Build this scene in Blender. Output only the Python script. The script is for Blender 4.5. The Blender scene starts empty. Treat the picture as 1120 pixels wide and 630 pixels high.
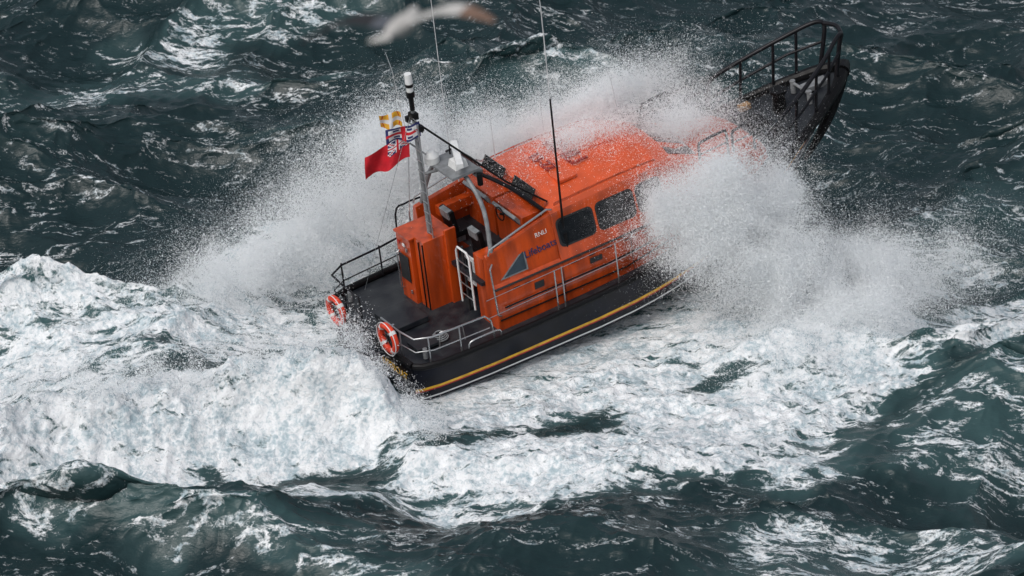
import bpy, math, random
import numpy as np
from mathutils import Vector, Matrix
random.seed(3); rng=np.random.default_rng(5)
scene=bpy.context.scene
scene.view_settings.view_transform='Standard'; scene.view_settings.look='None'; scene.view_settings.exposure=0

# ------------------------------------------------------------------ world
w=bpy.data.worlds.new("World"); scene.world=w; w.use_nodes=True
nt=w.node_tree; bg=nt.nodes['Background']
sky=nt.nodes.new('ShaderNodeTexSky'); sky.sky_type='NISHITA'; sky.sun_disc=False
SE,SR=math.radians(48),math.radians(215)
sky.sun_elevation=SE; sky.sun_rotation=SR; sky.dust_density=4; sky.air_density=1.2; sky.ozone_density=1.5
hs=nt.nodes.new('ShaderNodeHueSaturation'); hs.inputs['Saturation'].default_value=.42
nt.links.new(sky.outputs[0],hs.inputs['Color']); nt.links.new(hs.outputs[0],bg.inputs[0]); bg.inputs[1].default_value=.13
sl=bpy.data.lights.new("sun",'SUN'); sl.energy=.95; sl.angle=math.radians(25); sl.color=(1,.98,.95)
so=bpy.data.objects.new("sun",sl); scene.collection.objects.link(so)
sd=Vector((math.sin(SR)*math.cos(SE),math.cos(SR)*math.cos(SE),math.sin(SE)))
so.rotation_euler=sd.to_track_quat('Z','Y').to_euler()

# ------------------------------------------------------------------ camera
E=math.radians(24); D=140
cd=bpy.data.cameras.new("camera"); cam=bpy.data.objects.new("camera",cd); scene.collection.objects.link(cam)
cam.location=(0,-D*math.cos(E),D*math.sin(E)); cam.rotation_euler=(math.radians(90)-E,0,0)
cd.lens=202.5; cd.clip_end=6000; cd.clip_start=1
cd.dof.use_dof=True; cd.dof.focus_distance=137; cd.dof.aperture_fstop=1.5
scene.camera=cam

# ------------------------------------------------------------------ materials
def mat(name,col,rough=.4,metal=0,var=.12,scale=6,coat=0,bump=0,col2=None,streak=False,spec=.5):
    m=bpy.data.materials.new(name); m.use_nodes=True; t=m.node_tree; p=t.nodes['Principled BSDF']
    tc=t.nodes.new('ShaderNodeTexCoord'); n=t.nodes.new('ShaderNodeTexNoise'); n.inputs['Scale'].default_value=scale; n.inputs['Detail'].default_value=8
    mp=t.nodes.new('ShaderNodeMapping'); t.links.new(tc.outputs['Object'],mp.inputs[0])
    if streak: mp.inputs['Scale'].default_value=(1.5,1.5,.25)
    t.links.new(mp.outputs[0],n.inputs['Vector'])
    mx=t.nodes.new('ShaderNodeMix'); mx.data_type='RGBA'
    c2=col2 or tuple(c*(1-var*2.2) for c in col)
    mx.inputs[6].default_value=(*c2,1); mx.inputs[7].default_value=(*col,1)
    r=t.nodes.new('ShaderNodeMapRange'); r.inputs[1].default_value=.35; r.inputs[2].default_value=.62
    t.links.new(n.outputs['Fac'],r.inputs[0]); t.links.new(r.outputs[0],mx.inputs[0]); t.links.new(mx.outputs[2],p.inputs['Base Color'])
    r2=t.nodes.new('ShaderNodeMapRange'); r2.inputs[3].default_value=rough*1.35; r2.inputs[4].default_value=rough*.7
    t.links.new(n.outputs['Fac'],r2.inputs[0]); t.links.new(r2.outputs[0],p.inputs['Roughness'])
    p.inputs['Metallic'].default_value=metal; p.inputs['Coat Weight'].default_value=coat; p.inputs['Coat Roughness'].default_value=.08; p.inputs['Specular IOR Level'].default_value=spec
    if bump:
        b=t.nodes.new('ShaderNodeBump'); b.inputs['Strength'].default_value=bump; b.inputs['Distance'].default_value=.02
        n2=t.nodes.new('ShaderNodeTexNoise'); n2.inputs['Scale'].default_value=40; t.links.new(tc.outputs['Object'],n2.inputs['Vector'])
        t.links.new(n2.outputs['Fac'],b.inputs['Height']); t.links.new(b.outputs[0],p.inputs['Normal'])
    return m
M={}
M['orange']=mat('orange_paint',(.56,.070,.008),.3,coat=.5,var=.2,scale=2.5,streak=True,bump=.03)
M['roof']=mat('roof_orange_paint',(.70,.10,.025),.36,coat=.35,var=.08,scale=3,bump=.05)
M['navy']=mat('navy_hull_paint',(.004,.005,.013),.3,coat=.06,scale=2,var=.25,spec=.22)
M['black']=mat('black_rubber',(.006,.006,.007),.45,scale=8,var=.2,bump=.1,spec=.2)
M['deck']=mat('deck_nonslip',(.010,.012,.017),.38,scale=3,var=.3,bump=.3,col2=(.028,.032,.036),spec=.35)
M['yellow']=mat('yellow_stripe',(.85,.48,.02),.35)
M['red']=mat('red_stripe',(.5,.02,.015),.4)
M['white']=mat('white_paint',(.75,.76,.76),.35,var=.06)
M['steel']=mat('stainless_steel',(.55,.56,.57),.28,metal=.9,var=.1)
M['dsteel']=mat('painted_dark_rail',(.012,.012,.015),.35,metal=.3,spec=.3)
M['grey']=mat('grey_equipment',(.22,.23,.24),.45,var=.15)
M['glass']=mat('dark_window_glass',(.012,.014,.017),.06,coat=1,var=.1)
M['frame']=mat('window_frame',(.02,.02,.022),.5)
M['mark']=mat('marking_blue',(.02,.03,.10),.45)
M['opening_shade']=mat('cabin_opening_shade',(.012,.011,.011),.7)  # near-black colour paints the shade inside the doorway and porthole
M['ring']=mat('lifebuoy_orange',(.80,.06,.02),.45)
M['screen']=mat('instrument_screen',(.05,.07,.09),.2)
M['fred']=mat('flag_red',(.55,.008,.02),.7); M['fblue']=mat('flag_blue',(.015,.02,.12),.7)
M['fwhite']=mat('flag_white',(.7,.7,.72),.7); M['fyel']=mat('flag_yellow',(.8,.42,.03),.7)
M['fade']=mat('faded_roof_marking',(.36,.04,.03),.5); M['tan']=mat('tan_locker',(.35,.2,.08),.6)

# ------------------------------------------------------------------ builder
class B:
    def __init__(s,name): s.n=name; s.v=[]; s.f=[]; s.m=[]; s.mats=[]
    def mi(s,k):
        if k not in s.mats: s.mats.append(k)
        return s.mats.index(k)
    def add(s,vs,fs,k):
        o=len(s.v); s.v+= [tuple(v) for v in vs]; i=s.mi(k)
        for f in fs: s.f.append(tuple(o+a for a in f)); s.m.append(i)
    def box(s,c,size,k,rot=None,taper=1):
        hx,hy,hz=[a/2 for a in size]; R=Matrix.Identity(3) if rot is None else __import__('mathutils').Euler(rot).to_matrix()
        vs=[]
        for z in(-hz,hz):
            t=taper if z>0 else 1
            for x,y in((-hx,-hy),(hx,-hy),(hx,hy),(-hx,hy)): vs.append(Vector(c)+R@Vector((x*t,y*t,z)))
        s.add(vs,[(3,2,1,0),(4,5,6,7),(0,1,5,4),(1,2,6,5),(2,3,7,6),(3,0,4,7)],k)
    def tube(s,pts,r,k,n=8,smooth=0,closed=False):
        pts=[Vector(p) for p in pts]
        if smooth:
            q=[]; L=len(pts)
            if isinstance(r,(list,tuple)): r=list(np.interp(np.linspace(0,L-1,(L-1)*smooth+1),range(L),r))
            for i in range(L if closed else L-1):
                g=lambda j:(pts[j%L] if closed else pts[max(0,min(L-1,j))])
                a,b,c,d=g(i-1),g(i),g(i+1),g(i+2)
                for j in range(smooth):
                    t=j/smooth
                    q.append(.5*((2*b)+(c-a)*t+(2*a-5*b+4*c-d)*t*t+(3*b-a-3*c+d)*t**3))
            if not closed:q.append(pts[-1])
            pts=q
        L=len(pts); vs=[]; prev=None
        for i,p in enumerate(pts):
            if closed: t=pts[(i+1)%L]-pts[i-1]
            else: t=pts[min(L-1,i+1)]-pts[max(0,i-1)]
            t.normalize()
            if prev is None:
                a=Vector((0,0,1)) if abs(t.z)<.9 else Vector((1,0,0)); nrm=t.cross(a).normalized()
            else: nrm=(prev-t*prev.dot(t)).normalized()
            prev=nrm; bn=t.cross(nrm); rr=r[i] if isinstance(r,(list,tuple)) else r
            for j in range(n):
                a=2*math.pi*j/n; vs.append(p+(nrm*math.cos(a)+bn*math.sin(a))*rr)
        fs=[]
        for i in range(L if closed else L-1):
            for j in range(n):
                i2=(i+1)%L; fs.append((i*n+j,i*n+(j+1)%n,i2*n+(j+1)%n,i2*n+j))
        if not closed: fs+=[tuple(range(n))[::-1],tuple((L-1)*n+j for j in range(n))]
        s.add(vs,fs,k)
    def loft(s,secs,k,cap0=True,cap1=True,kf=None,closed=False):
        n=len(secs[0]); vs=[p for q in secs for p in q]; o=len(s.v); s.v+=[tuple(v) for v in vs]
        for i in range(len(secs)-1):
            for j in range(n if closed else n-1):
                j2=(j+1)%n; s.f.append((o+i*n+j,o+(i+1)*n+j,o+(i+1)*n+j2,o+i*n+j2)); s.m.append(s.mi(kf(i,j) if kf else k))
        if cap0: s.f.append(tuple(o+j for j in range(n))); s.m.append(s.mi(k))
        if cap1: s.f.append(tuple(o+(len(secs)-1)*n+j for j in range(n))[::-1]); s.m.append(s.mi(k))
    def plate(s,poly,normal,th,k):
        n=len(poly); nv=Vector(normal)*th
        vs=[Vector(p) for p in poly]+[Vector(p)+nv for p in poly]
        s.add(vs,[tuple(range(n))[::-1],tuple(range(n,2*n))]+[(i,(i+1)%n,n+(i+1)%n,n+i) for i in range(n)],k)
    def done(s,parent=None,angle=35,bevel=0,recalc=True):
        me=bpy.data.meshes.new(s.n); me.from_pydata(s.v,[],s.f); 
        for k in s.mats: me.materials.append(M[k])
        me.polygons.foreach_set('material_index',s.m); 
        if recalc:
            import bmesh; bm=bmesh.new(); bm.from_mesh(me); bmesh.ops.recalc_face_normals(bm,faces=bm.faces); bm.to_mesh(me); bm.free()
        me.shade_smooth(); me.set_sharp_from_angle(angle=math.radians(angle)); me.update()
        ob=bpy.data.objects.new(s.n,me); scene.collection.objects.link(ob)
        if bevel:
            b=ob.modifiers.new('bevel','BEVEL'); b.width=bevel; b.segments=2; b.limit_method='ANGLE'; b.angle_limit=math.radians(40)
        if parent: ob.parent=parent
        return ob
def itp(x,tab,sm=1.0): 
    a=np.array(tab,float); h=min(sm,x-a[0,0],a[-1,0]-x)
    if h<=1e-4: return float(np.interp(x,a[:,0],a[:,1]))
    return float(np.mean(np.interp(np.linspace(x-h,x+h,15),a[:,0],a[:,1])))

# ------------------------------------------------------------------ lifeboat pose
f=Vector((.8374,.5218,.1626)).normalized(); l=Vector((-.5345,.8435,.0511)); l=(l-f*l.dot(f)).normalized(); u=f.cross(l)
O=Vector((-3.28,-4.92,.9))
BM=Matrix(((f.x,l.x,u.x,O.x),(f.y,l.y,u.y,O.y),(f.z,l.z,u.z,O.z),(0,0,0,1)))
boat=bpy.data.objects.new("lifeboat",None); scene.collection.objects.link(boat); boat.matrix_world=BM

# hull ---------------------------------------------------------------
SH=[(0,.12),(3,.12),(6,.18),(8,.42),(10,.86),(12,1.42),(13.2,1.78),(13.6,1.88)]
HB=[(0,1.86),(.15,2.02),(.6,2.16),(2,2.24),(6,2.26),(8,2.16),(9.5,1.9),(11,1.5),(12,1.12),(12.9,.70),(13.35,.42),(13.6,.16)]
def sheer(x): return itp(x,SH)
def hb(x): return itp(x,HB,.0 if x<1.5 else .8)
xs_=[0,.15,.6,1.2,2,3,4,5,6,6.6,7.2,7.8,8.4,9,9.6,10.2,10.8,11.3,11.8,12.2,12.6,12.9,13.2,13.4,13.6]
secsP=[]
for x in xs_:
    ys=hb(x); zs=sheer(x)
    yc=itp(x,[(0,1.78),(1,1.95),(6,2.0),(8,1.75),(10,1.25),(12,.55),(13,.22),(13.6,.05)])
    zc=itp(x,[(0,-.98),(6,-1.0),(8,-.9),(10,-.65),(12,-.2),(13.6,.3)])
    zk=itp(x,[(0,-1.45),(7,-1.7),(10,-1.65),(11.5,-1.4),(12.8,-.95),(13.6,-.5)])
    rk=max(0,(x-9)/4.6)**1.5*1.55
    row=[]
    for v in [0,.06,.34,.60,.635,.70,.735,.755,.90,.94,1.0]:
        fl=1-(1-v)**(1+.9*max(0,(x-7)/6.6))
        row.append(Vector((x-rk*v*.65, ys+(yc-ys)*fl, zs+(zc-zs)*v)))
    row.append(Vector((x-rk*.7,yc*.93,zc-.05)))
    row.append(Vector((x-rk*.85,yc*.5,(zc+zk)/2-.03))); row.append(Vector((x-rk,0,zk)))
    secsP.append(row)
def full(row): return [Vector((p.x,-p.y,p.z)) for p in row]+[p for p in row[:-1]][::-1]
secs=[full(r) for r in secsP]
nr=len(secsP[0])
def kf(i,j):
    a=j if j<nr-1 else 2*nr-3-j
    if a in(0,): return 'black'
    if a in (4,): return 'yellow'
    if a in(5,): return 'red'
    if a==8: return 'white'
    return 'navy'
h=B('hull'); h.loft(secs,'navy',kf=kf); h.done(boat,40)
dk=B('deck'); rows=[]
for x in xs_:
    y=hb(x)-.04; z=sheer(x)-.10; rows.append([Vector((x+.03,-y,z)),Vector((x+.03,-y*.5,z+.03)),Vector((x+.03,0,z+.05)),Vector((x+.03,y*.5,z+.03)),Vector((x+.03,y,z))])
dk.loft(rows,'deck',cap0=False,cap1=False); dk.done(boat)
fd=B('gunwale_fender')
for s in(-1,1):
    fd.tube([(x,s*(hb(x)+.01),sheer(x)-.03) for x in xs_],[.085 if x<11 else .085+.07*(x-11)/2.6 for x in xs_],'black',10)
fd.tube([(-.02,-1.86,.1),(-.05,-1,.1),(-.05,1,.1),(-.02,1.86,.1)],.085,'black',10)
fd.tube([(13.62,-.16,1.86),(13.78,0,1.88),(13.62,.16,1.86)],.19,'black',10)
fd.tube([(13.74,0,1.85),(13.55,0,1.35),(13.2,0,.7),(12.8,0,.2),(12.4,0,-.2)],[.18,.17,.14,.1,.05],'black',10,smooth=4)
fd.done(boat)

# cabin ---------------------------------------------------------------
TB=[ # x, wb, zd, wk, zk, wr, zr, zc
(4.3,1.86,0,1.84,1.15,1.52,2.28,2.62),(5.2,1.86,0,1.84,1.15,1.52,2.32,2.72),(6.3,1.86,.05,1.83,1.15,1.5,2.34,2.76),(7.3,1.84,.15,1.8,1.17,1.45,2.3,2.7),
(7.8,1.8,.25,1.75,1.18,1.36,2.12,2.5),(8.9,1.62,.5,1.56,1.25,1.2,1.72,1.92),(9.6,1.4,.65,1.34,1.30,1.0,1.60,1.70),(10.4,1.15,.85,1.08,1.32,.85,1.5,1.58),(10.75,1.0,.95,.95,1.2,.8,1.28,1.32)]
TA=np.array(TB)
def P(x,i): return float(np.interp(x,TA[:,0],TA[:,i]))
def sec(x):
    wb,zd,wk,zk,wr,zr,zc=[P(x,i) for i in range(1,8)]; zd-=.1
    hlf=[(wb,zd),(wb-.005,zd+.3*(zk-zd)),(wk,zk-.06),(wk-.03,zk),(wk-.05,zk+.03),(wr+(wk-wr)*.12,zr-.12*min(1,(zr-zk))),(wr,zr),(wr-.07,zr+.3*(zc-zr)),(wr-.25,zr+(zc-zr)*.45),(wr*.5,zr+(zc-zr)*.86),(0.0,zc)]
    R=[Vector((x,-y,z)) for y,z in hlf]; Lh=[Vector((x,y,z)) for y,z in hlf[:-1]][::-1]
    return R+Lh
cb=B('wheelhouse')
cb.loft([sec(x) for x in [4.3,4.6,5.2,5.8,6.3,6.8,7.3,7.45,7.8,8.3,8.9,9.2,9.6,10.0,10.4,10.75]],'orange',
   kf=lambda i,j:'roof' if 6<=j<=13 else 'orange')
def wall(x,s):
    zt=np.interp(x,[2.4,4.3],[1.93,2.28]); wt=np.interp(x,[2.4,4.3],[1.62,1.52])
    q=[(1.87,-.12),(1.865,.3),(1.845,1.09),(1.81,1.15),(1.75,1.2),(wt+.03,zt-.1),(wt,zt),(wt-.05,zt+.04),(wt-.12,zt),(1.44,1.2),(1.44,-.12)]
    return [Vector((x,s*y,z)) for y,z in q]
for s in(-1,1): cb.loft([wall(x,s) for x in (2.4,2.9,3.4,3.9,4.297)],'orange',closed=True)
cb.done(boat,30,bevel=.012)

ck=B('upper_cockpit')
ck.box((3.3,0,1.15),(1.98,2.86,.1),'deck')
ck.box((2.62,-1.22,.5),(.42,.42,1.25),'orange')
ck.box((2.62,-1.22,1.5),(.42,.42,.6),'orange')
ck.box((2.75,.8,.55),(.5,1.26,1.3),'orange')
ck.box((3.05,-.55,.45),(.04,.96,1.3),'opening_shade')
ck.box((2.05,.78,.82),(.96,.62,2.0),'orange'); ck.box((2.10,.2,.86),(.86,.44,2.12),'orange')
ck.box((2.38,-.06,.95),(.3,.07,2.2),'orange')
ck.box((1.55,.8,.95),(.03,.34,.62),'opening_shade'); ck.box((1.54,.8,.95),(.012,.42,.70),'frame')
ck.box((1.655,.2,.9),(.03,.03,1.9),'black'); ck.box((1.655,.02,.9),(.03,.03,1.9),'black')
ck.box((1.535,.95,1.6),(.02,.1,.08),'red'); ck.box((1.535,.72,1.6),(.02,.1,.08),'white')
ck.box((2.05,.78,1.84),(1.04,.7,.05),'orange')
ck.tube([(1.56,1.0,.3),(1.48,1.0,.34),(1.48,1.0,1.3),(1.56,1.0,1.34)],.018,'steel',6)
for z in(.35,1.5): ck.box((1.535,.6,z),(.03,.05,.1),'steel')
ck.box((4.0,-.55,1.72),(.5,1.2,1.05),'orange'); ck.box((4.0,.75,1.72),(.5,1.2,1.05),'orange')
ck.box((3.72,-.55,2.12),(.08,1.0,.34),'grey',rot=(0,-.6,0)); ck.box((3.72,.75,2.12),(.08,1.0,.34),'grey',rot=(0,-.6,0))
for yy in(-.85,-.4,.5,.95): ck.box((3.675,yy,2.13),(.05,.32,.24),'screen',rot=(0,-.6,0))
for yy in(-.65,.6):
    ck.box((3.0,yy,1.5),(.5,.5,.14),'black'); ck.box((2.78,yy,1.85),(.12,.48,.62),'black',rot=(0,-.15,0)); ck.box((3.0,yy,1.3),(.2,.2,.3),'grey')
    ck.box((2.72,yy,2.05),(.14,.36,.22),'grey',rot=(0,-.15,0))
ck.box((4.28,0,2.42),(.06,2.7,.26),'orange',rot=(0,.25,0))
ck.box((4.2,-.6,2.66),(.03,.9,.28),'glass',rot=(0,.5,0)); ck.box((4.2,.7,2.66),(.03,.9,.28),'glass',rot=(0,.5,0))
ck.box((3.45,-1.25,1.75),(.8,.22,.25),'grey'); ck.box((3.3,1.25,1.75),(.9,.22,.25),'orange')
ck.tube([(3.6,-.55,2.15),(3.52,-.55,2.2)],.03,'black')
ck.tube([(3.52,-.55+.17*math.cos(a),2.2+.17*math.sin(a)) for a in np.linspace(0,2*math.pi,15)[:-1]],.018,'black',6,closed=True)
ck.box((2.36,-.62,.95),(.05,.06,1.75),'frame'); 
ck.tube([(2.3,-.98,.25),(2.3,-.98,1.65),(2.3,-.9,1.78),(2.3,-.5,1.78),(2.3,-.42,1.65),(2.3,-.42,.25)],.028,'white',8)
for z in(.5,.8,1.1,1.4): ck.tube([(2.3,-.98,z),(2.3,-.42,z)],.018,'steel',6)
ck.box((2.45,-.7,1.2),(.04,.5,.75),'white'); ck.box((2.42,-.7,1.22),(.03,.34,.5),'glass')
ck.done(boat,30,bevel=.012)

def sy(x,z):
    wk,zk,wr,zr=P(x,3)-.05,P(x,4)+.03,P(x,5)+(P(x,3)-P(x,5))*.12,P(x,6)-.12
    return wk+(wr-wk)*(z-zk)/(zr-zk)
def rr(x0,x1,z0,z1,r,n=5):
    pts=[]
    for cx,cz,a0 in((x1-r,z0+r,-90),(x1-r,z1-r,0),(x0+r,z1-r,90),(x0+r,z0+r,180)):
        for i in range(n): a=math.radians(a0+90*i/(n-1)); pts.append((cx+r*math.cos(a),cz+r*math.sin(a)))
    return pts
wn=B('side_windows')
for s in(-1,1):
    for x0,x1 in((4.42,5.35),(5.52,6.5),(6.66,7.3)):
        for grow,th,k in((.05,.012,'frame'),(0,.02,'glass')):
            pts=rr(x0-grow,x1+grow,1.47-grow,2.07+grow,.14)
            wn.plate([(x,s*(sy(x,z)-.004),z) for x,z in pts],(0,s*.96,.28),th,k)
    q=[(2.72,1.28),(3.4,1.28),(3.4,1.75)]
    for g,th,k in((1.14,.012,'grey'),(.9,.02,'screen')):
        cx,cz=3.2,1.43; wn.plate([(cx+(x-cx)*g,s*((1.75+(1.6-1.75)*((cz+(z-cz)*g)-1.2)/.72)-.002),cz+(z-cz)*g) for x,z in q],(0,s*.97,.2),th,k)
def zz(x,y):
    wr,zr,zc=P(x,5),P(x,6),P(x,7); return np.interp(abs(y),[0,wr*.5,wr-.25,wr],[zc,zr+(zc-zr)*.86,zr+(zc-zr)*.45,zr])
for y0,y1 in((-1.05,-.42),(-.34,.34),(.42,1.05)):
    pts=[(7.95,y0),(8.75,y0*.93),(8.75,y1*.93),(7.95,y1)]
    wn.plate([(x,y,zz(x,y)+.004) for x,y in pts],(.45,0,.89),.02,'glass')
wn.done(boat,30)
tr=B('cabin_trim')
for s in(-1,1):
    tr.tube([(x,s*(P(max(x,4.3),3)+.01),P(max(x,4.3),4)-.02) for x in (2.42,3.4,4.3,5.5,6.5,7.5,8.5,9.2)],.028,'frame',6)
    tr.tube([(x,s*(P(max(x,4.3),1)+.05),.62+max(0,(x-6)*.12)) for x in (2.6,3.4,4.3,5.5,6.5,7.6)],.022,'dsteel',6)
    for x in(2.7,3.6,4.5,5.4,6.3,7.2): tr.tube([(x,s*1.83,.62+max(0,(x-6)*.12)),(x,s*1.92,.62+max(0,(x-6)*.12))],.014,'steel',6)
    tr.tube([(x,s*(P(max(x,4.3),1)+.015),.3+max(0,(x-6)*.15)) for x in (2.45,4.3,6,7.6)],.02,'black',6)
    pts=[(x,s*(P(x,5)-.10),P(x,6)+.18) for x in(4.5,5.2,6,6.8,7.4)]; tr.tube(pts,.018,'orange',6)
    for p in pts: tr.tube([p,(p[0],p[1],p[2]-.12)],.014,'orange',6)
    tr.tube([(2.45,s*1.66,1.98),(2.5,s*1.66,2.12),(3.3,s*1.62,2.3),(4.2,s*1.56,2.48),(4.35,s*1.52,2.4)],.026,'steel',8)
    tr.tube([(2.46,s*1.90,.45),(2.38,s*1.92,.5),(2.38,s*1.80,1.7),(2.5,s*1.70,1.75)],.022,'steel',8)
    for x in(3.0,3.3,4.6,5.1,5.6,6.1,6.6): tr.box((x,s*1.862,1.0),(.16,.014,.02),'black')
    for x in(4.28,6.2): tr.box((x,s*1.866,.5),(.015,.014,1.0),'frame')
    tr.box((3.6,s*1.868,.82),(.26,.014,.18),'frame'); tr.box((5.2,s*1.868,.85),(.34,.014,.14),'frame')
for x,y,sx,sy_ in((5.2,-.75,.5,.5),(5.4,.75,.5,.5),(6.6,0,.6,.6),(9.6,0,.6,.6)):
    tr.box((x,y,P(x,7)-.0 if y==0 else P(x,7)-.06),(sx,sy_,.07),'roof')
tr.done(boat,30,bevel=.006)

def text(s,name,loc,X,Y,size,k,ext=.004):
    cu=bpy.data.curves.new(name,'FONT'); cu.body=s; cu.size=size; cu.extrude=ext; cu.align_x='CENTER'; cu.align_y='CENTER'; cu.materials.append(M[k])
    o=bpy.data.objects.new(name,cu); scene.collection.objects.link(o)
    X=Vector(X).normalized(); Z=X.cross(Vector(Y)).normalized(); Y=Z.cross(X)
    dg=bpy.context.evaluated_depsgraph_get(); me=bpy.data.meshes.new_from_object(o.evaluated_get(dg)); bpy.data.objects.remove(o)
    o=bpy.data.objects.new(name,me); scene.collection.objects.link(o); o.parent=boat
    o.matrix_local=Matrix(((X.x,Y.x,Z.x,loc[0]),(X.y,Y.y,Z.y,loc[1]),(X.z,Y.z,Z.z,loc[2]),(0,0,0,1)))
text("Lifeboats","side_lettering",(3.85,-1.678,1.62),(1,.02,.02),(0,.24,1),.25,'mark',.006)
text("RNLI","side_crest_lettering",(3.95,-1.60,1.95),(1,.03,.02),(0,.24,1),.16,'white',.006)
text("RNLI","roof_lettering",(5.75,.0,2.775),(0,-1,0),(1,0,.03),.66,'fade',.02)
text("13-22","roof_number",(5.1,.0,2.74),(0,-1,0),(1,0,.08),.40,'fade',.02)
text("LIFEBOAT","transom_lettering",(-.03,-1.0,-.35),(0,-1,0),(.02,0,1),.26,'yellow',.006)

# rails -----------------------------------------------------------------
rl=B('guard_rails')
S='steel'
def post(x,y,z0,z1,k=S,r=.022): rl.tube([(x,y,z0),(x,y,z1)],r,k,8)
top=.78
rl.tube([(2.1,-2.12,.12),(2.05,-2.12,.6),(1.9,-2.12,top),(.5,-2.05,top),(.12,-1.85,top),(.05,-1.3,top),(.05,-.5,top),(.05,-.45,.12)],.024,S,8)
rl.tube([(2.0,-2.12,.42),(.5,-2.05,.42),(.12,-1.85,.42),(.05,-1.3,.42),(.05,-.5,.42)],.016,S,8)
rl.tube([(2.6,2.1,top+.2),(1.6,2.1,top+.1),(.5,2.03,top+.1),(.1,1.8,top+.1),(.05,1.2,top+.1),(.05,.5,top+.1),(.05,.45,.12)],.026,'dsteel',8)
rl.tube([(2.6,2.1,.5),(.5,2.03,.45),(.1,1.8,.45),(.05,1.2,.45),(.05,.5,.45)],.016,'dsteel',8)
for x,y in((1.2,-2.1),(.4,-2.02),(.06,-1.3)): post(x,y,.1,top)
for x,y in((2.6,2.1),(1.6,2.1),(.5,2.03),(.06,1.2)): post(x,y,.1,top+.15,'dsteel')
rl.tube([(1.35,-2.18,.12),(1.4,-2.2,.32),(1.8,-2.22,.36),(2.2,-2.2,.32),(2.25,-2.18,.12)],.022,S,8,smooth=3)
rl.tube([(.9,-1.6,.1),(.95,-1.6,.5),(1.5,-1.7,.5),(1.55,-1.7,.1)],.02,S,8)
rl.tube([(2.0,1.75,.1),(2.0,1.8,1.75),(2.3,1.8,1.95),(2.7,1.75,1.98)],.024,'dsteel',8,smooth=4)
rl.tube([(2.9,1.95,.1),(2.9,1.95,1.2),(4.5,2.0,1.2),(6.5,2.05,1.35),(8.2,2.02,1.6),(10.2,1.62,2.05)],.018,'dsteel',8)
st=[(3.9,-2.1),(4.1,-2.1),(5.6,-2.12),(7.1,-2.1),(7.3,-2.1),(8.6,-2.0)]
for x,y in st: post(x,y,sheer(x)-.05,sheer(x)+1.05,S,.02); post(x,-y,sheer(x)-.05,sheer(x)+1.05,'dsteel',.02)
for hh in(.55,1.03):
    rl.tube([(x,y,sheer(x)+hh) for x,y in [(2.0,-2.12)]+st+[(10.2,-1.62),(10.9,-1.4)]],.009,S,5)
for s in(-1,1):
    rl.tube([(10.7,s*1.46,1.0),(10.75,s*1.46,1.75),(10.9,s*1.42,2.1),(11.8,s*1.16,2.45),(12.7,s*.82,2.8),(13.3,s*.52,3.05),(13.55,s*.38,3.02),(13.5,s*.32,2.7),(13.3,s*.34,1.8)],.055,'dsteel',10,smooth=4)
    rl.tube([(10.75,s*1.46,1.55),(11.8,s*1.14,1.95),(12.7,s*.8,2.3),(13.45,s*.36,2.55)],.036,'dsteel',8)
    for x,y,z in((11.6,1.2,2.38),(12.4,.92,2.68),(12.95,.7,2.9)): rl.tube([(x,s*y,z),(x-.12,s*(y-.02),sheer(x)-.05)],.038,'dsteel',8)
    for a,b in((8.7,9.5),(9.8,10.4)):
        y=P((a+b)/2,5)+.1; z=P(a,6)
        rl.tube([(a,s*y,z-.25),(a,s*y,z+.42),(a+.12,s*y,z+.52),(b-.12,s*y,z+.56),(b,s*y,z+.46),(b,s*y,z-.25)],.034,'dsteel',8,smooth=2)
        rl.tube([(a,s*y,z+.2),(b,s*y,z+.22)],.022,'dsteel',8)
rl.tube([(13.55,-.38,3.02),(13.68,0,3.05),(13.55,.38,3.02)],.055,'dsteel',10,smooth=4)
rl.done(boat,50)
fg=B('foredeck_gear')
fg.tube([(11.9,.1,1.35),(11.9,.1,1.85)],[.18,.15],'black',14); fg.tube([(11.9,.1,1.85),(11.9,.1,1.94)],.21,'black',14)
fg.tube([(12.5,-.35,1.5),(12.5,-.35,1.85)],.07,'grey',10); fg.tube([(12.5,.35,1.5),(12.5,.35,1.85)],.07,'grey',10); fg.tube([(12.5,-.45,1.78),(12.5,.45,1.78)],.04,'grey',8)
fg.box((11.3,.75,1.42),(.3,.18,.14),'tan'); fg.box((12.9,0,1.72),(.7,.28,.14),'grey'); fg.box((11.2,-.5,1.3),(.5,.5,.22),'black'); fg.box((11.2,.1,1.28),(.4,.5,.2),'black')
fg.box((.9,.1,.16),(.9,1.0,.14),'deck'); fg.box((.7,-1.2,.13),(.6,.5,.08),'deck'); fg.tube([(.45,-1.7,.05),(.45,-1.7,.32)],.06,'grey',10); fg.tube([(.45,1.7,.05),(.45,1.7,.32)],.06,'grey',10)
for k_ in range(4):
    fg.tube([(1.15+(.2-.03*k_)*math.cos(a),-1.2+(.2-.03*k_)*math.sin(a),.10+.035*k_) for a in np.linspace(0,2*math.pi,17)[:-1]],.02,'grey',6,closed=True)
fg.done(boat,40,bevel=.01)
lb=B('lifebuoys')
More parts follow.
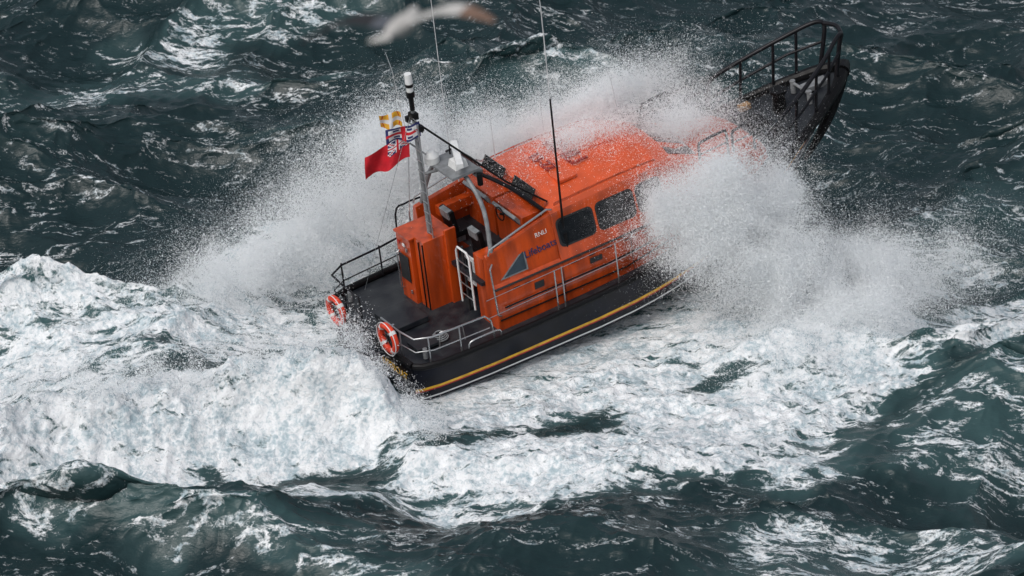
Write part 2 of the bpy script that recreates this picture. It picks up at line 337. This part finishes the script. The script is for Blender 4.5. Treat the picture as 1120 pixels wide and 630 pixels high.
for cy,cz in((-1.1,.58),(1.35,.2)):
    R=.32
    ring=[(-.14,cy+R*math.cos(a),cz+R*math.sin(a)) for a in np.linspace(0,2*math.pi,33)[:-1]]
    lb.tube(ring,.08,'ring',12,closed=True)
    for a0 in(45,135,225,315):
        aa=[math.radians(a0+d) for d in(-7,-3,0,3,7)]; lb.tube([(-.14,cy+R*math.cos(a),cz+R*math.sin(a)) for a in aa],.085,'white',12)
    lb.tube([(-.2,cy+.42*math.cos(a),cz+.42*math.sin(a)) for a in np.linspace(0,2*math.pi,25)[:-1]],.012,'white',6,closed=True)
    for a0 in (0,60,120): 
        a=math.radians(a0); lb.tube([(-.15,cy+.24*math.cos(a),cz+.24*math.sin(a)),(-.15,cy-.24*math.cos(a),cz-.24*math.sin(a))],.012,'black',6)
    lb.tube([(-.14,cy,cz+.3),(.05,cy,cz+.3)],.02,'steel',6)
lb.done(boat,60)

# mast ----------------------------------------------------------------
ms=B('mast')
mx,my=2.05,.3; q_=-.3
ms.tube([(mx,my,1.9),(mx,my,5.4)],[.055,.045],'grey',12)
ms.tube([(mx,my,5.55+q_),(mx,my,5.9+q_)],.06,'black',14); ms.tube([(mx,my,5.9+q_),(mx,my,6.05+q_)],.10,'black',14); ms.tube([(mx,my,6.05+q_),(mx,my,6.18+q_)],.085,'white',14); ms.tube([(mx,my,6.18+q_),(mx,my,6.26+q_)],.10,'black',14); ms.tube([(mx,my,6.26+q_),(mx,my,6.52+q_)],[.095,.085],'white',14)
for z in(4.2,4.8): ms.tube([(mx,my-.35,z),(mx,my+.35,z)],.022,'grey',8)
for yy in(-.3,.3): ms.box((mx,my+yy,4.88),(.1,.1,.14),'black')
ms.box((mx,my,5.1),(.16,.22,.16),'black')
for z in np.arange(.2,3.4,.28): ms.tube([(1.98,my-.28,z+1.8),(1.98,my-.02,z+1.8)],.014,'steel',6)
ms.tube([(1.98,my-.28,1.9),(1.98,my-.28,5.0)],.02,'steel',8)
for s in(-1,1):
    ms.tube([(2.6,s*1.55,1.95),(2.75,s*1.2,2.9),(2.75,s*.6,3.5),(2.75,0,3.6)],.055,'grey',10,smooth=4)
    ms.tube([(4.2,s*1.4,2.4),(3.6,s*1.0,3.1),(2.9,s*.4,3.62)],.05,'dsteel',10,smooth=3)
ms.box((2.7,-.1,3.66),(.75,1.15,.07),'grey'); ms.box((2.75,-.25,3.78),(.36,.36,.2),'white',taper=.8)
ms.box((2.75,-.25,4.0),(1.15,.16,.12),'white',rot=(0,.0,1.15)); ms.tube([(2.75,-.25,3.8),(2.75,-.25,4.0)],.08,'grey',12)
ms.tube([(2.4,.35,3.68),(2.4,.35,3.85)],.18,'white',16); ms.tube([(2.4,.35,3.85),(2.4,.35,3.98)],[.18,.08],'white',16)
ms.tube([(3.0,-.75,3.3),(3.0,-.75,3.6)],.07,'black',10); ms.box((3.05,.6,3.5),(.16,.2,.22),'black'); ms.box((3.1,-.5,3.5),(.18,.2,.18),'grey')
ms.tube([(mx,my,4.95),(3.6,-.9,3.2),(4.4,-1.3,2.5)],.026,'black',8)
ms.tube([(mx,my,3.5),(2.7,0,3.6)],.04,'grey',8)
ms.tube([(mx,my+.3,4.8),(2.0,1.1,2.0)],.01,'steel',5); ms.tube([(mx,my,5.3),(.4,.8,.8)],.007,'steel',5)
ms.done(boat,40,bevel=.008)
an=B('whip_antennas')
def whip(p,L,dx=0,dy=0,r=.02,split=.55,k1='black'):
    p=Vector(p); d=Vector((dx,dy,1)).normalized(); a=p+d*L*split
    an.tube([p,a],[r*1.4,r],k1,8); an.tube([a,p+d*L*.8,p+d*L+Vector((-.05,.03,0))],[r*.7,r*.5,r*.35],'fwhite',6)
whip((4.55,-1.62,1.35),8,.015,-.01,.022,.5)
whip((2.9,.35,3.65),5.5,.01,0,.016,.05)
whip((2.0,.62,4.2),2.5,-.06,.05,.013,.1)
whip((4.6,1.3,2.4),1.7,0,0,.012,.3,'fwhite'); whip((6.0,1.3,2.4),1.5,0,0,.012,.1,'fwhite'); whip((7.6,.4,2.6),1.6,-.1,0,.012,.1,'fwhite'); whip((3.6,1.4,2.2),2.6,0,0,.012,.1,'fwhite')
an.tube([(4.55,-1.7,1.3),(4.55,-1.7,1.75)],.045,'black',8)
an.done(boat,60)

# flags --------------------------------------------------------------
def flag(name,org,fly,hoist,W,H,fn,amp=.07,ph=0,nx=44,ny=22):
    b=B(name); org=Vector(org); fly=Vector(fly).normalized(); ho=Vector(hoist).normalized(); nn=fly.cross(ho).normalized(); vs=[]
    for j in range(ny+1):
        for i in range(nx+1):
            a=i/nx; c=j/ny; 
            vs.append(org+fly*W*a*.93+ho*H*(c-1)*(1-.12*a)+nn*amp*math.sin(a*9+c*2+ph)*min(1,a*2)+Vector((0,0,-1))*W*(.12*a*a)+ho*.05*math.sin(a*7+ph))
    for j in range(ny):
        for i in range(nx):
            q=(j*(nx+1)+i,j*(nx+1)+i+1,(j+1)*(nx+1)+i+1,(j+1)*(nx+1)+i)
            b.f.append(q); b.m.append(b.mi(fn((i+.5)/nx,(j+.5)/ny)))
    b.v=[tuple(v) for v in vs]; return b.done(boat,80,recalc=False)
def jack(a,b):
    x=a*2-1;y=b*2-1
    if abs(x)<.1 or abs(y)<.18: return 'fred'
    if abs(x)<.19 or abs(y)<.32: return 'fwhite'
    d=min(abs(x-y),abs(x+y)); return 'fred' if d<.1 else 'fwhite' if d<.28 else 'fblue'
def ensign(a,b): return jack(a/.5,(b-.5)/.5) if a<.5 and b>.5 else 'fred'
def rn(a,b):
    x=a*2-1;y=b*2-1
    if abs(a-.5)<.06 or abs(b-.5)<.1: return 'fred'
    if a<.09 or a>.91 or b<.14 or b>.86: return 'fblue'
    if abs(a-.5)<.12 or abs(b-.5)<.2: return 'fwhite'
    return 'fblue' if (abs(x)<.55 and abs(y)<.6) else 'fwhite'
def yw(a,b): return 'fwhite' if abs(a-.5)<.1 or abs(b-.5)<.14 else('fred' if .42<abs(a-.5)+.2*abs(b-.5)<.46 else 'fyel')
flag('red_ensign',(1.95,.45,4.6),(-.75,.62,-.42),(.1,0,1),1.3,.66,ensign,.12,1)
flag('house_flag',(2.1,.15,4.95),(-.75,.62,-.12),(0,0,1),.9,.40,rn,.07,2)
flag('signal_flag',(1.95,.72,5.05),(-.78,.6,-.0),(0,0,1),.55,.40,yw,.05,0)

# ================================================================== SEA
def perlin(x,y,seed=0):
    xi=np.floor(x).astype(np.int64); yi=np.floor(y).astype(np.int64); xf=x-xi; yf=y-yi
    def g(ix,iy,dx,dy):
        h_=(ix*374761393+iy*668265263+seed*1442695041)&0xffffffff
        h_=((h_^(h_>>13))*1274126177)&0xffffffff; h_=h_^(h_>>16)
        a=(h_&0xffff)/65536.0*2*np.pi; return np.cos(a)*dx+np.sin(a)*dy
    u_=xf*xf*xf*(xf*(xf*6-15)+10); v_=yf*yf*yf*(yf*(yf*6-15)+10)
    a=g(xi,yi,xf,yf); b=g(xi+1,yi,xf-1,yf); c=g(xi,yi+1,xf,yf-1); d=g(xi+1,yi+1,xf-1,yf-1)
    return (a+(b-a)*u_)*(1-v_)+(c+(d-c)*u_)*v_
def fbm(x,y,o=4,seed=0):
    s=0;a=1;t=0
    for i in range(o):
        s=s+a*perlin(x,y,seed+i*7)*1.4; t+=a; a*=.5; x=x*2.03+5.1; y=y*2.03-3.7
    return s/t
def ocean(L,N,seed,wl,dirv,lo,hi,std,pw=3.7,spread=.12):
    r=np.random.default_rng(seed); k1=np.fft.fftfreq(N,L/N)*2*np.pi; kx,ky=np.meshgrid(k1,k1,indexing='ij'); k=np.hypot(kx,ky); k[0,0]=1e-6
    Lw=wl/8.9; Ph=np.exp(-1/np.maximum(k*Lw,1e-3)**2)/k**pw; c=(kx*dirv[0]+ky*dirv[1])/k; Ph*=(spread+c**2)*np.where(c<0,.3,1)
    Ph*=(2*np.pi/k<hi)*(2*np.pi/k>lo); Ph[0,0]=0
    h0=(r.normal(size=k.shape)+1j*r.normal(size=k.shape))*np.sqrt(Ph)
    hh=np.fft.ifft2(h0); q=std/np.real(hh).std()
    dx=np.real(np.fft.ifft2(1j*kx/k*h0))*q; dy=np.real(np.fft.ifft2(1j*ky/k*h0))*q; hh=np.real(hh)*q
    d=L/N; J=(1+1.2*np.gradient(dx,d,axis=0))*(1+1.2*np.gradient(dy,d,axis=1))-1.44*np.gradient(dx,d,axis=1)*np.gradient(dy,d,axis=0)
    return [a.astype(np.float32) for a in(hh,dx,dy,J)],L,N
def samp(oc,x,y):
    A,L,N=oc; fx=(x/L*N)%N; fy=(y/L*N)%N; i=np.floor(fx).astype(int)%N; j=np.floor(fy).astype(int)%N; a=fx-np.floor(fx); b=fy-np.floor(fy); i2=(i+1)%N; j2=(j+1)%N
    return [q[i,j]*(1-a)*(1-b)+q[i2,j]*a*(1-b)+q[i,j2]*(1-a)*b+q[i2,j2]*a*b for q in A]
oc1=ocean(83,1024,11,18,(.22,-.975),1.1,34,.56,4.2,spread=.04); oc2=ocean(23,512,21,2.2,(.4,-.91),.18,2.2,.034,3.4)
def axis(a,b,n,far,m):
    d=(b-a)/n; core=np.linspace(a,b,n+1); g=np.cumsum(d*np.geomspace(1.05,900,m)); g*=far/g[-1]
    return np.concatenate([a-g[::-1],core,b+g])
X1=axis(-16.5,16.5,640,2500,75); Y1=axis(-19,31,840,2500,75)
X,Y=np.meshgrid(X1,Y1,indexing='ij')
def smooth(t): t=np.clip(t,0,1); return t*t*(3-2*t)
def ell(cx,cy,rx,ry,rot=0,soft=.5):
    c,s=math.cos(rot),math.sin(rot); dx=X-cx; dy=Y-cy; a=(dx*c+dy*s)/rx; b=(-dx*s+dy*c)/ry
    return smooth((1-np.hypot(a,b))/soft)
far=smooth((np.hypot(X,Y-5)-25)/60)
h1,dx1,dy1,J1=samp(oc1,X+9,Y+4); h2,dx2,dy2,J2=samp(oc2,X,Y)
hx,hy=f.x/math.hypot(f.x,f.y),f.y/math.hypot(f.x,f.y)
bx=(X-O.x)*hx+(Y-O.y)*hy; by=-(X-O.x)*hy+(Y-O.y)*hx
rb=np.hypot(np.clip(np.abs(bx-6)-6,0,None),np.abs(by))
nearb=smooth(1.6-rb/4.0); hull=smooth((3.6-rb)/1.6)
amp1=(1-.85*nearb)*(1-.5*smooth((9-np.hypot(X*.7,Y+9))/5))
Z=h1*amp1; DX=1.0*dx1*amp1; DY=1.0*dy1*amp1
Z+=nearb*np.interp(bx,[-4,0,3,6,8,11,15],[-.1,-.14,.06,.34,.62,.5,0])
rx=np.array([-18,-11.3,-7,-4.9,-4.0,-3.3,-2.5,-1.6,0.2,3]); ry=np.array([-9.5,-8.3,-7.3,-6.9,-6.9,-7.2,-7.9,-8.5,-9.0,-9.3]); rh=np.array([.7,1.0,1.2,1.65,1.85,1.45,.6,.25,.1,0])
yc=np.interp(X,rx,ry)+.4*perlin(X*.6,X*0+3.3,5); hc=np.interp(X,rx,rh)*(1+.3*perlin(X*.9,X*0+1.3,8)); dd=Y-yc
ridge=np.where(dd>0,np.exp(-(dd/1.3)**2),np.exp(-(dd/1.15)**2)); Z+=hc*ridge
DY-=.35*hc*np.exp(-((dd+.1)/.7)**2)
Z-=.55*np.exp(-((Y-(yc-2.8))/1.2)**2)*np.interp(X,[-14,-8,-2,2],[0,.8,1,0])
Z+=1.2*np.exp(-((X-12.5)/4.0)**2-((Y+8.2-(X-12)*.25)/1.7)**2)
Z+=.5*np.exp(-((X-3)/5.0)**2-((Y+14.5+(X-3)*.1)/1.3)**2)
Z+=.6*np.exp(-((X-8.0)/2.8)**2-((Y+3.6-(X-8)*.4)/1.2)**2)
wx=fbm(X*.35,Y*.35,3,40)*1.6; wy=fbm(X*.35+9,Y*.35,3,50)*1.6
Xs,Ys=X,Y; X=X+wx; Y=Y+wy
F=np.zeros_like(X)
def put(v,*a,**k):
    global F; F=np.maximum(F,v*ell(*a,**k))
put(.88,-9,-2.2,8,4.2,.1,soft=.5); put(.80,-13,-4,7,4.5,0)
put(1.08,-5.0,-8.0,4.0,2.1,.1,soft=.4); put(1.03,-10.5,-8.8,6,2.4,.05,soft=.4)
put(.95,-5,2,4.5,3.0,.5); put(.96,2.2,-9.6,7.8,2.5,.12,soft=.5); put(1.05,5.8,-6.6,5.2,3.2,.3,soft=.5); put(1.08,7.6,-3.6,4.8,2.4,.4,soft=.5)
put(.80,10.5,-4.2,4.5,2.0,.35); put(.70,12,-2.0,4,1.6,.3); put(.74,-1,-11.7,6.0,1.0,.05); put(.60,10,1.5,4.5,4.0,.5,soft=.8)
put(.58,11.2,-8.8,3.6,2.8,.3); put(.58,9,-13.8,6.5,2.5,.2); put(.60,-8.5,-13.4,7.0,1.3,-.18); put(.54,-5,-15,5,1.3,-.25)
put(.52,-9,14.5,7,1.8,.1); put(.56,-7.5,17.5,6,1.3,.3); put(.62,2.3,11.3,2.4,.6,0); put(.68,9.7,9.8,1.5,.5,0); put(.44,12,4,3,3,0)
put(.46,-12,1.5,4,2.0,0); put(.42,1,10.2,10,1.1,.06)
X,Y=Xs,Ys
put(1.0,1.5,-5,8.6,2.8,.56,soft=.5)
hole=ell(-4.4,-10.0,2.3,.9,.12,soft=.6)*1.1+ell(8.6,-10.6,2.4,.7,.3,soft=.7)*.8+ell(-8.6,-4.1,2.2,.5,-.1,.7)*.5+ell(4.6,-5.9,1.6,.5,.5,.7)*.6+ell(2.6,-14.3,3.6,1.2,0,.7)+ell(-1.0,-8.8,1.8,.5,.5,.7)*.7+ell(1.6,-7.6,1.5,.4,.4,.7)*.6+ell(-9.5,-12.1,4,.8,-.05,.7)
F*=1-np.clip(hole,0,1)*.85
F=np.maximum(F,1.1*np.exp(-((dd-.1)/.8)**2)*np.clip(hc*1.2,0,1))
air=np.clip(F,0,1)
cap=smooth((.36-J1)/.3)*(.1+.9*smooth(fbm(X*.13,Y*.13,2,77)+.35)); bck=.38+.2*fbm(X*.12,Y*.2,3,90)
F=np.maximum(F,cap*.75); F=np.maximum(F,bck*.9*(1-.6*far))
F=F+.27*fbm(X*.5+wx,Y*1.0+wy,5,60)*smooth(F*1.5)
F=np.clip(F,0,1.25)
lum=fbm(X*1.1,Y*1.1,5,100); bil=1-np.abs(perlin(X*2.3+lum,Y*2.3,120))*2; bil2=1-np.abs(perlin(X*5.3,Y*5.3+lum,130))*2
fm=smooth((F-.6)/.45)*(1-far)*(1-.75*hull)
Z+=fm*(.24*lum+.06*bil+.04*bil2*bil+.05*fbm(X*9,Y*9,3,140))
crest=np.exp(-((dd+.2)/.9)**2)*np.clip(hc,0,1)
Z+=crest*(.36*fbm(X*1.6,Y*1.6,4,150)+.2*fbm(X*5,Y*5,3,151))
k2=(1-.4*fm)*(1-far)*(1-.4*hull)
Z+=h2*k2; DX+=1.1*dx2*k2; DY+=1.1*dy2*k2
Z*=1-.3*far
nx_,ny_=X.shape
co=np.stack([X+DX,Y+DY,Z],-1).reshape(-1,3).astype(np.float32)
me=bpy.data.meshes.new("sea"); me.vertices.add(nx_*ny_); me.vertices.foreach_set('co',co.ravel())
idx=np.arange(nx_*ny_).reshape(nx_,ny_); q=np.stack([idx[:-1,:-1],idx[1:,:-1],idx[1:,1:],idx[:-1,1:]],-1).reshape(-1,4)
me.loops.add(q.size); me.polygons.add(len(q)); me.loops.foreach_set('vertex_index',q.ravel().astype(np.int32)); me.polygons.foreach_set('loop_start',np.arange(0,q.size,4,dtype=np.int32))
me.polygons.foreach_set('use_smooth',np.ones(len(q),bool)); me.update(calc_edges=True)
for nm,arr in(('foam',F),('air',air),('hgt',Z)):
    at=me.attributes.new(nm,'FLOAT','POINT'); at.data.foreach_set('value',arr.ravel().astype(np.float32))
sea=bpy.data.objects.new("sea",me); scene.collection.objects.link(sea)

m=bpy.data.materials.new("sea_water"); m.use_nodes=True; t=m.node_tree; L=t.links; t.nodes.remove(t.nodes['Principled BSDF']); out=t.nodes['Material Output']
def N(ty,**k):
    n=t.nodes.new(ty)
    for a,b in k.items(): setattr(n,a,b)
    return n
def math_(op,a,b=None,c=None,clamp=False):
    n=N('ShaderNodeMath',operation=op,use_clamp=clamp)
    for i,v in enumerate((a,b,c)):
        if v is None: continue
        if isinstance(v,(int,float)): n.inputs[i].default_value=v
        else: L.new(v,n.inputs[i])
    return n.outputs[0]
def attr(nm): return N('ShaderNodeAttribute',attribute_name=nm).outputs['Fac']
tc=N('ShaderNodeTexCoord')
def noise(scale,detail,dist=0,rough=.55,sc=(1,1,1),off=(0,0,0),rot=0):
    mp=N('ShaderNodeMapping'); mp.inputs['Scale'].default_value=sc; mp.inputs['Location'].default_value=off; mp.inputs['Rotation'].default_value=(0,0,rot); L.new(tc.outputs['Object'],mp.inputs[0])
    n=N('ShaderNodeTexNoise'); n.inputs['Scale'].default_value=scale; n.inputs['Detail'].default_value=detail; n.inputs['Roughness'].default_value=rough; n.inputs['Distortion'].default_value=dist
    L.new(mp.outputs[0],n.inputs['Vector']); return n.outputs['Fac']
def ridge_(n,w):
    return math_('SUBTRACT',1,math_('MULTIPLY',math_('ABSOLUTE',math_('SUBTRACT',n,.5)),w),clamp=True)
foam=attr('foam'); air_=attr('air'); hg=attr('hgt')
r1=ridge_(noise(.9,5,1.0,sc=(.38,1.25,.5),rot=.12),8.5); r2=ridge_(noise(2.3,5,.9,sc=(.5,1.25,.6),off=(4,2,0),rot=-.1),7.5); r3=ridge_(noise(6.5,4,.6,off=(1,7,0),sc=(.8,1.1,1)),5.5)
fine=noise(22,3)
lace=math_('ADD',math_('ADD',math_('MULTIPLY',r1,.40),math_('MULTIPLY',r2,.36)),math_('ADD',math_('MULTIPLY',r3,.24),math_('MULTIPLY',math_('SUBTRACT',fine,.5),.35)))
thr=math_('SUBTRACT',1.16,foam)
mask=N('ShaderNodeMapRange',interpolation_type='SMOOTHSTEP'); L.new(math_('SUBTRACT',lace,thr),mask.inputs[0]); mask.inputs[1].default_value=-.06; mask.inputs[2].default_value=.30
wp=N('ShaderNodeBsdfPrincipled'); wp.inputs['Roughness'].default_value=.2; wp.inputs['IOR'].default_value=1.33
cm=N('ShaderNodeMix',data_type='RGBA'); cm.inputs[6].default_value=(.009,.024,.027,1); cm.inputs[7].default_value=(.09,.18,.185,1)
aa=math_('ADD',math_('MULTIPLY',air_,.55),math_('MULTIPLY',hg,.09),clamp=True); aa=math_('MULTIPLY',aa,math_('ADD',noise(.8,4),.35),clamp=True); L.new(aa,cm.inputs[0]); L.new(cm.outputs[2],wp.inputs['Base Color'])  # aerated water is lighter; height tint paints light through thin crests
b1=N('ShaderNodeBump'); b1.inputs['Strength'].default_value=.4; b1.inputs['Distance'].default_value=.09
hgt=math_('ADD',noise(4.2,7,.2,.6,sc=(.5,1.2,1)),math_('MULTIPLY',noise(15,5,.2,sc=(.6,1.2,1)),.3)); L.new(hgt,b1.inputs['Height']); L.new(b1.outputs[0],wp.inputs['Normal'])
fp=N('ShaderNodeBsdfPrincipled'); fp.inputs['Roughness'].default_value=.7; fp.inputs['Specular IOR Level'].default_value=.25
fc=N('ShaderNodeMix',data_type='RGBA'); fc.inputs[6].default_value=(.40,.50,.55,1); fc.inputs[7].default_value=(.87,.89,.91,1)
fr=N('ShaderNodeMapRange'); L.new(math_('ADD',math_('MULTIPLY',noise(1.7,7,.4,.65),.55),math_('MULTIPLY',noise(9,5,.5),.45)),fr.inputs[0]); fr.inputs[1].default_value=.40; fr.inputs[2].default_value=.54; L.new(fr.outputs[0],fc.inputs[0]); L.new(fc.outputs[2],fp.inputs['Base Color'])
b2=N('ShaderNodeBump'); b2.inputs['Strength'].default_value=.9; b2.inputs['Distance'].default_value=.10
L.new(math_('ADD',noise(5,6,.5,.65),math_('MULTIPLY',noise(26,4),.25)),b2.inputs['Height']); L.new(b2.outputs[0],fp.inputs['Normal'])
ms_=N('ShaderNodeMixShader'); L.new(mask.outputs[0],ms_.inputs[0]); L.new(wp.outputs[0],ms_.inputs[1]); L.new(fp.outputs[0],ms_.inputs[2]); L.new(ms_.outputs[0],out.inputs['Surface'])
me.materials.append(m)

# ================================================================== SPRAY (fine water droplets, real geometry)
lat=rng.random((48,48,48)).astype(np.float32)
def vn(p):
    i=np.floor(p).astype(int); q=(p-i).astype(np.float32); q=q*q*(3-2*q); i%=48; j=(i+1)%48
    r=0
    for a in(0,1):
        for b in(0,1):
            for c in(0,1):
                ii=(j if a else i)[:,0]; jj=(j if b else i)[:,1]; kk=(j if c else i)[:,2]
                w_=(q[:,0] if a else 1-q[:,0])*(q[:,1] if b else 1-q[:,1])*(q[:,2] if c else 1-q[:,2]); r=r+w_*lat[ii,jj,kk]
    return r
def fb3(p,o=4):
    s=0;a=1;t=0
    for k in range(o): s=s+a*vn(p); t+=a; a*=.55; p=p*2.1+7.3
    return s/t
blobs=[ # boat frame  x,y,z, rx,ry,rz, weight
(9.0,-3.6,-.3,2.1,1.3,1.9,2.1),(7.9,-2.9,1.1,1.6,.9,1.5,1.4),(10.6,-3.9,-.9,2.3,1.6,1.4,1.4),(9.5,-2.7,1.2,1.6,.8,1.3,1.0),(6.8,-2.4,1.7,1.2,.6,1.2,.35),(12.2,-4.2,-1.5,2.4,1.6,1.1,1.0),(9.4,-5.2,-1.2,3.0,1.5,.9,1.4),(8.6,-2.6,2.3,1.7,.9,.8,.35),
(6.6,.3,2.9,2.8,1.5,.5,.34),(9.0,0,2.3,2.3,1.6,.8,.5),(7.5,1.8,2.6,2.8,1.0,.6,.5),
(2.2,4.8,.3,2.9,1.5,1.7,1.6),(4.0,4.4,1.0,2.8,1.4,1.6,1.5),(.0,5.2,-.2,2.9,1.5,1.2,1.3),(6.5,3.3,1.5,2.8,1.2,1.2,.9),(9.0,2.7,1.8,2.7,1.1,1.0,.5),(-2.0,5.6,-.9,3.0,1.6,.9,.8),(3.5,3.0,.3,2.4,.6,1.3,.6),(3.2,4.6,1.9,2.0,1.2,1.1,.9)]
Rm=np.array([[f.x,l.x,u.x],[f.y,l.y,u.y],[f.z,l.z,u.z]]); Ov=np.array(O)
pts=[];rad=[]
for x,y,z,a,b,c,wt in blobs:
    n=int(360000*wt); d=rng.normal(size=(n,3)); d*=rng.uniform(.3,1.1,size=(n,1)); rr_=np.linalg.norm(d,axis=1)
    p=d*np.array([a,b,c])*.64+np.array([x,y,z])
    wq=p+1.8*(np.stack([vn(p*.6+3),vn(p*.6+13),vn(p*.6+23)],-1)-.5)
    nz=fb3(wq*np.array([1.2,1.2,.8])+11,5); keep=rng.random(n)<.10+.90*smooth((nz-.33)/.36)
    bowc=(p[:,0]>10.4)&(p[:,2]>-.3)&(p[:,1]<1.5)&(rng.random(n)<.85)
    inside=(np.abs(p[:,1])<2.0)&(p[:,0]<11)&(p[:,0]>-.2)&(p[:,2]<1.2)
    k_=keep&~inside&~bowc; p=p[k_]; r_=rr_[k_]
    m_=len(p); pts.append(p@Rm.T+Ov); rad.append((rng.gamma(3,.0017,m_)+.0035)*np.interp(r_,[0,1.2,3],[1.05,.95,.45])+(rng.random(m_)<.0012)*.007)
n=150000; xx=rng.uniform(-12.5,-1.5,n); i=np.interp(xx,rx,ry); hz=np.interp(xx,rx,rh)
p=np.stack([xx,i-.1+rng.normal(size=n)*.6,hz+rng.exponential(.18,n)*hz],-1); keep=rng.random(n)<smooth((fb3(p*2.2,3)-.42)/.2); p=p[keep]; pts.append(p); rad.append(rng.gamma(3,.002,len(p))+.0035)
pts=np.concatenate(pts); rad=np.concatenate(rad); n=len(pts)
V=(pts[:,None,:]+rng.normal(size=(n,3,3))*rad[:,None,None]).astype(np.float32)
me=bpy.data.meshes.new("sea_spray"); me.vertices.add(n*3); me.vertices.foreach_set('co',V.ravel())
me.loops.add(n*3); me.polygons.add(n); me.loops.foreach_set('vertex_index',np.arange(n*3,dtype=np.int32)); me.polygons.foreach_set('loop_start',np.arange(0,n*3,3,dtype=np.int32)); me.update(calc_edges=True)
dm=bpy.data.materials.new("spray_droplets"); dm.use_nodes=True; t=dm.node_tree; t.nodes.remove(t.nodes['Principled BSDF'])
df=t.nodes.new('ShaderNodeBsdfDiffuse'); tl=t.nodes.new('ShaderNodeBsdfTranslucent'); mxs=t.nodes.new('ShaderNodeMixShader'); mxs.inputs[0].default_value=.5
tcn=t.nodes.new('ShaderNodeTexCoord'); nn=t.nodes.new('ShaderNodeTexNoise'); nn.inputs['Scale'].default_value=2; cr=t.nodes.new('ShaderNodeMix'); cr.data_type='RGBA'; cr.inputs[6].default_value=(.94,.96,.98,1); cr.inputs[7].default_value=(.98,.99,.99,1)
t.links.new(tcn.outputs['Object'],nn.inputs['Vector']); t.links.new(nn.outputs['Fac'],cr.inputs[0])
for s_ in(df,tl): t.links.new(cr.outputs[2],s_.inputs['Color'])
t.links.new(df.outputs[0],mxs.inputs[1]); t.links.new(tl.outputs[0],mxs.inputs[2]); t.links.new(mxs.outputs[0],t.nodes['Material Output'].inputs['Surface'])
me.materials.append(dm); ob=bpy.data.objects.new("sea_spray",me); scene.collection.objects.link(ob)

# ================================================================== GULL
M['gwhite']=mat('gull_white_feathers',(.62,.60,.57),.8); M['ggrey']=mat('gull_grey_feathers',(.10,.11,.13),.8); M['gdark']=mat('gull_dark_wingtip',(.015,.015,.018),.8); M['gbrown']=mat('gull_brown_feathers',(.22,.13,.09),.8); M['gbeak']=mat('gull_beak',(.7,.4,.05),.5)
gull=bpy.data.objects.new("seagull",None); scene.collection.objects.link(gull)
gb=B('body'); prof=[(-.30,.015,0),(-.24,.035,0),(-.14,.065,0),(0,.085,-.005),(.1,.075,0),(.17,.05,.015),(.21,.045,.025),(.25,.045,.03),(.285,.03,.028),(.30,.012,.025)]
gb.loft([[Vector((x,r*math.cos(a),zc+r*.9*math.sin(a))) for a in np.linspace(0,2*math.pi,15)[:-1]] for x,r,zc in prof],'gwhite',closed=True)
gb.tube([(.295,0,.024),(.33,0,.02),(.35,0,.01)],[.013,.009,.002],'gbeak',8)
gb.plate([(-.24,-.03,0),(-.42,-.09,0),(-.45,0,0),(-.42,.09,0),(-.24,.03,0)],(0,0,1),.01,'gwhite')
for s in(-1,1): gb.tube([(.262,s*.038,.04),(.262,s*.046,.041)],.006,'gdark',8)
gb.done(gull,60)
gw=B('wings')
wp_=[(0,.13,-.13,0),(.15,.15,-.15,.05),(.32,.18,-.14,.08),(.48,.14,-.14,.06),(.6,.07,-.13,.02),(.74,-.04,-.12,-.03)]
for s in(-1,1):
    up=[]
    for yy,le,te,z in wp_:
        up.append([Vector((le,s*(yy+.04),z)),Vector((le*.6+te*.4,s*(yy+.04),z+.018)),Vector((te,s*(yy+.04),z)),Vector((le*.6+te*.4,s*(yy+.04),z-.004))])
    gw.loft(up,'ggrey',closed=True,kf=lambda i,j:('gdark' if i>=1 and s>0 else 'ggrey' if s>0 else ('gwhite' if i<3 else 'gbrown')))
gw.done(gull,60)
gull.location=(-.92,-83.1,39.40); gull.rotation_euler=(math.radians(-14),math.radians(4),math.radians(68)); gull.scale=(1.15,1.15,1.15)
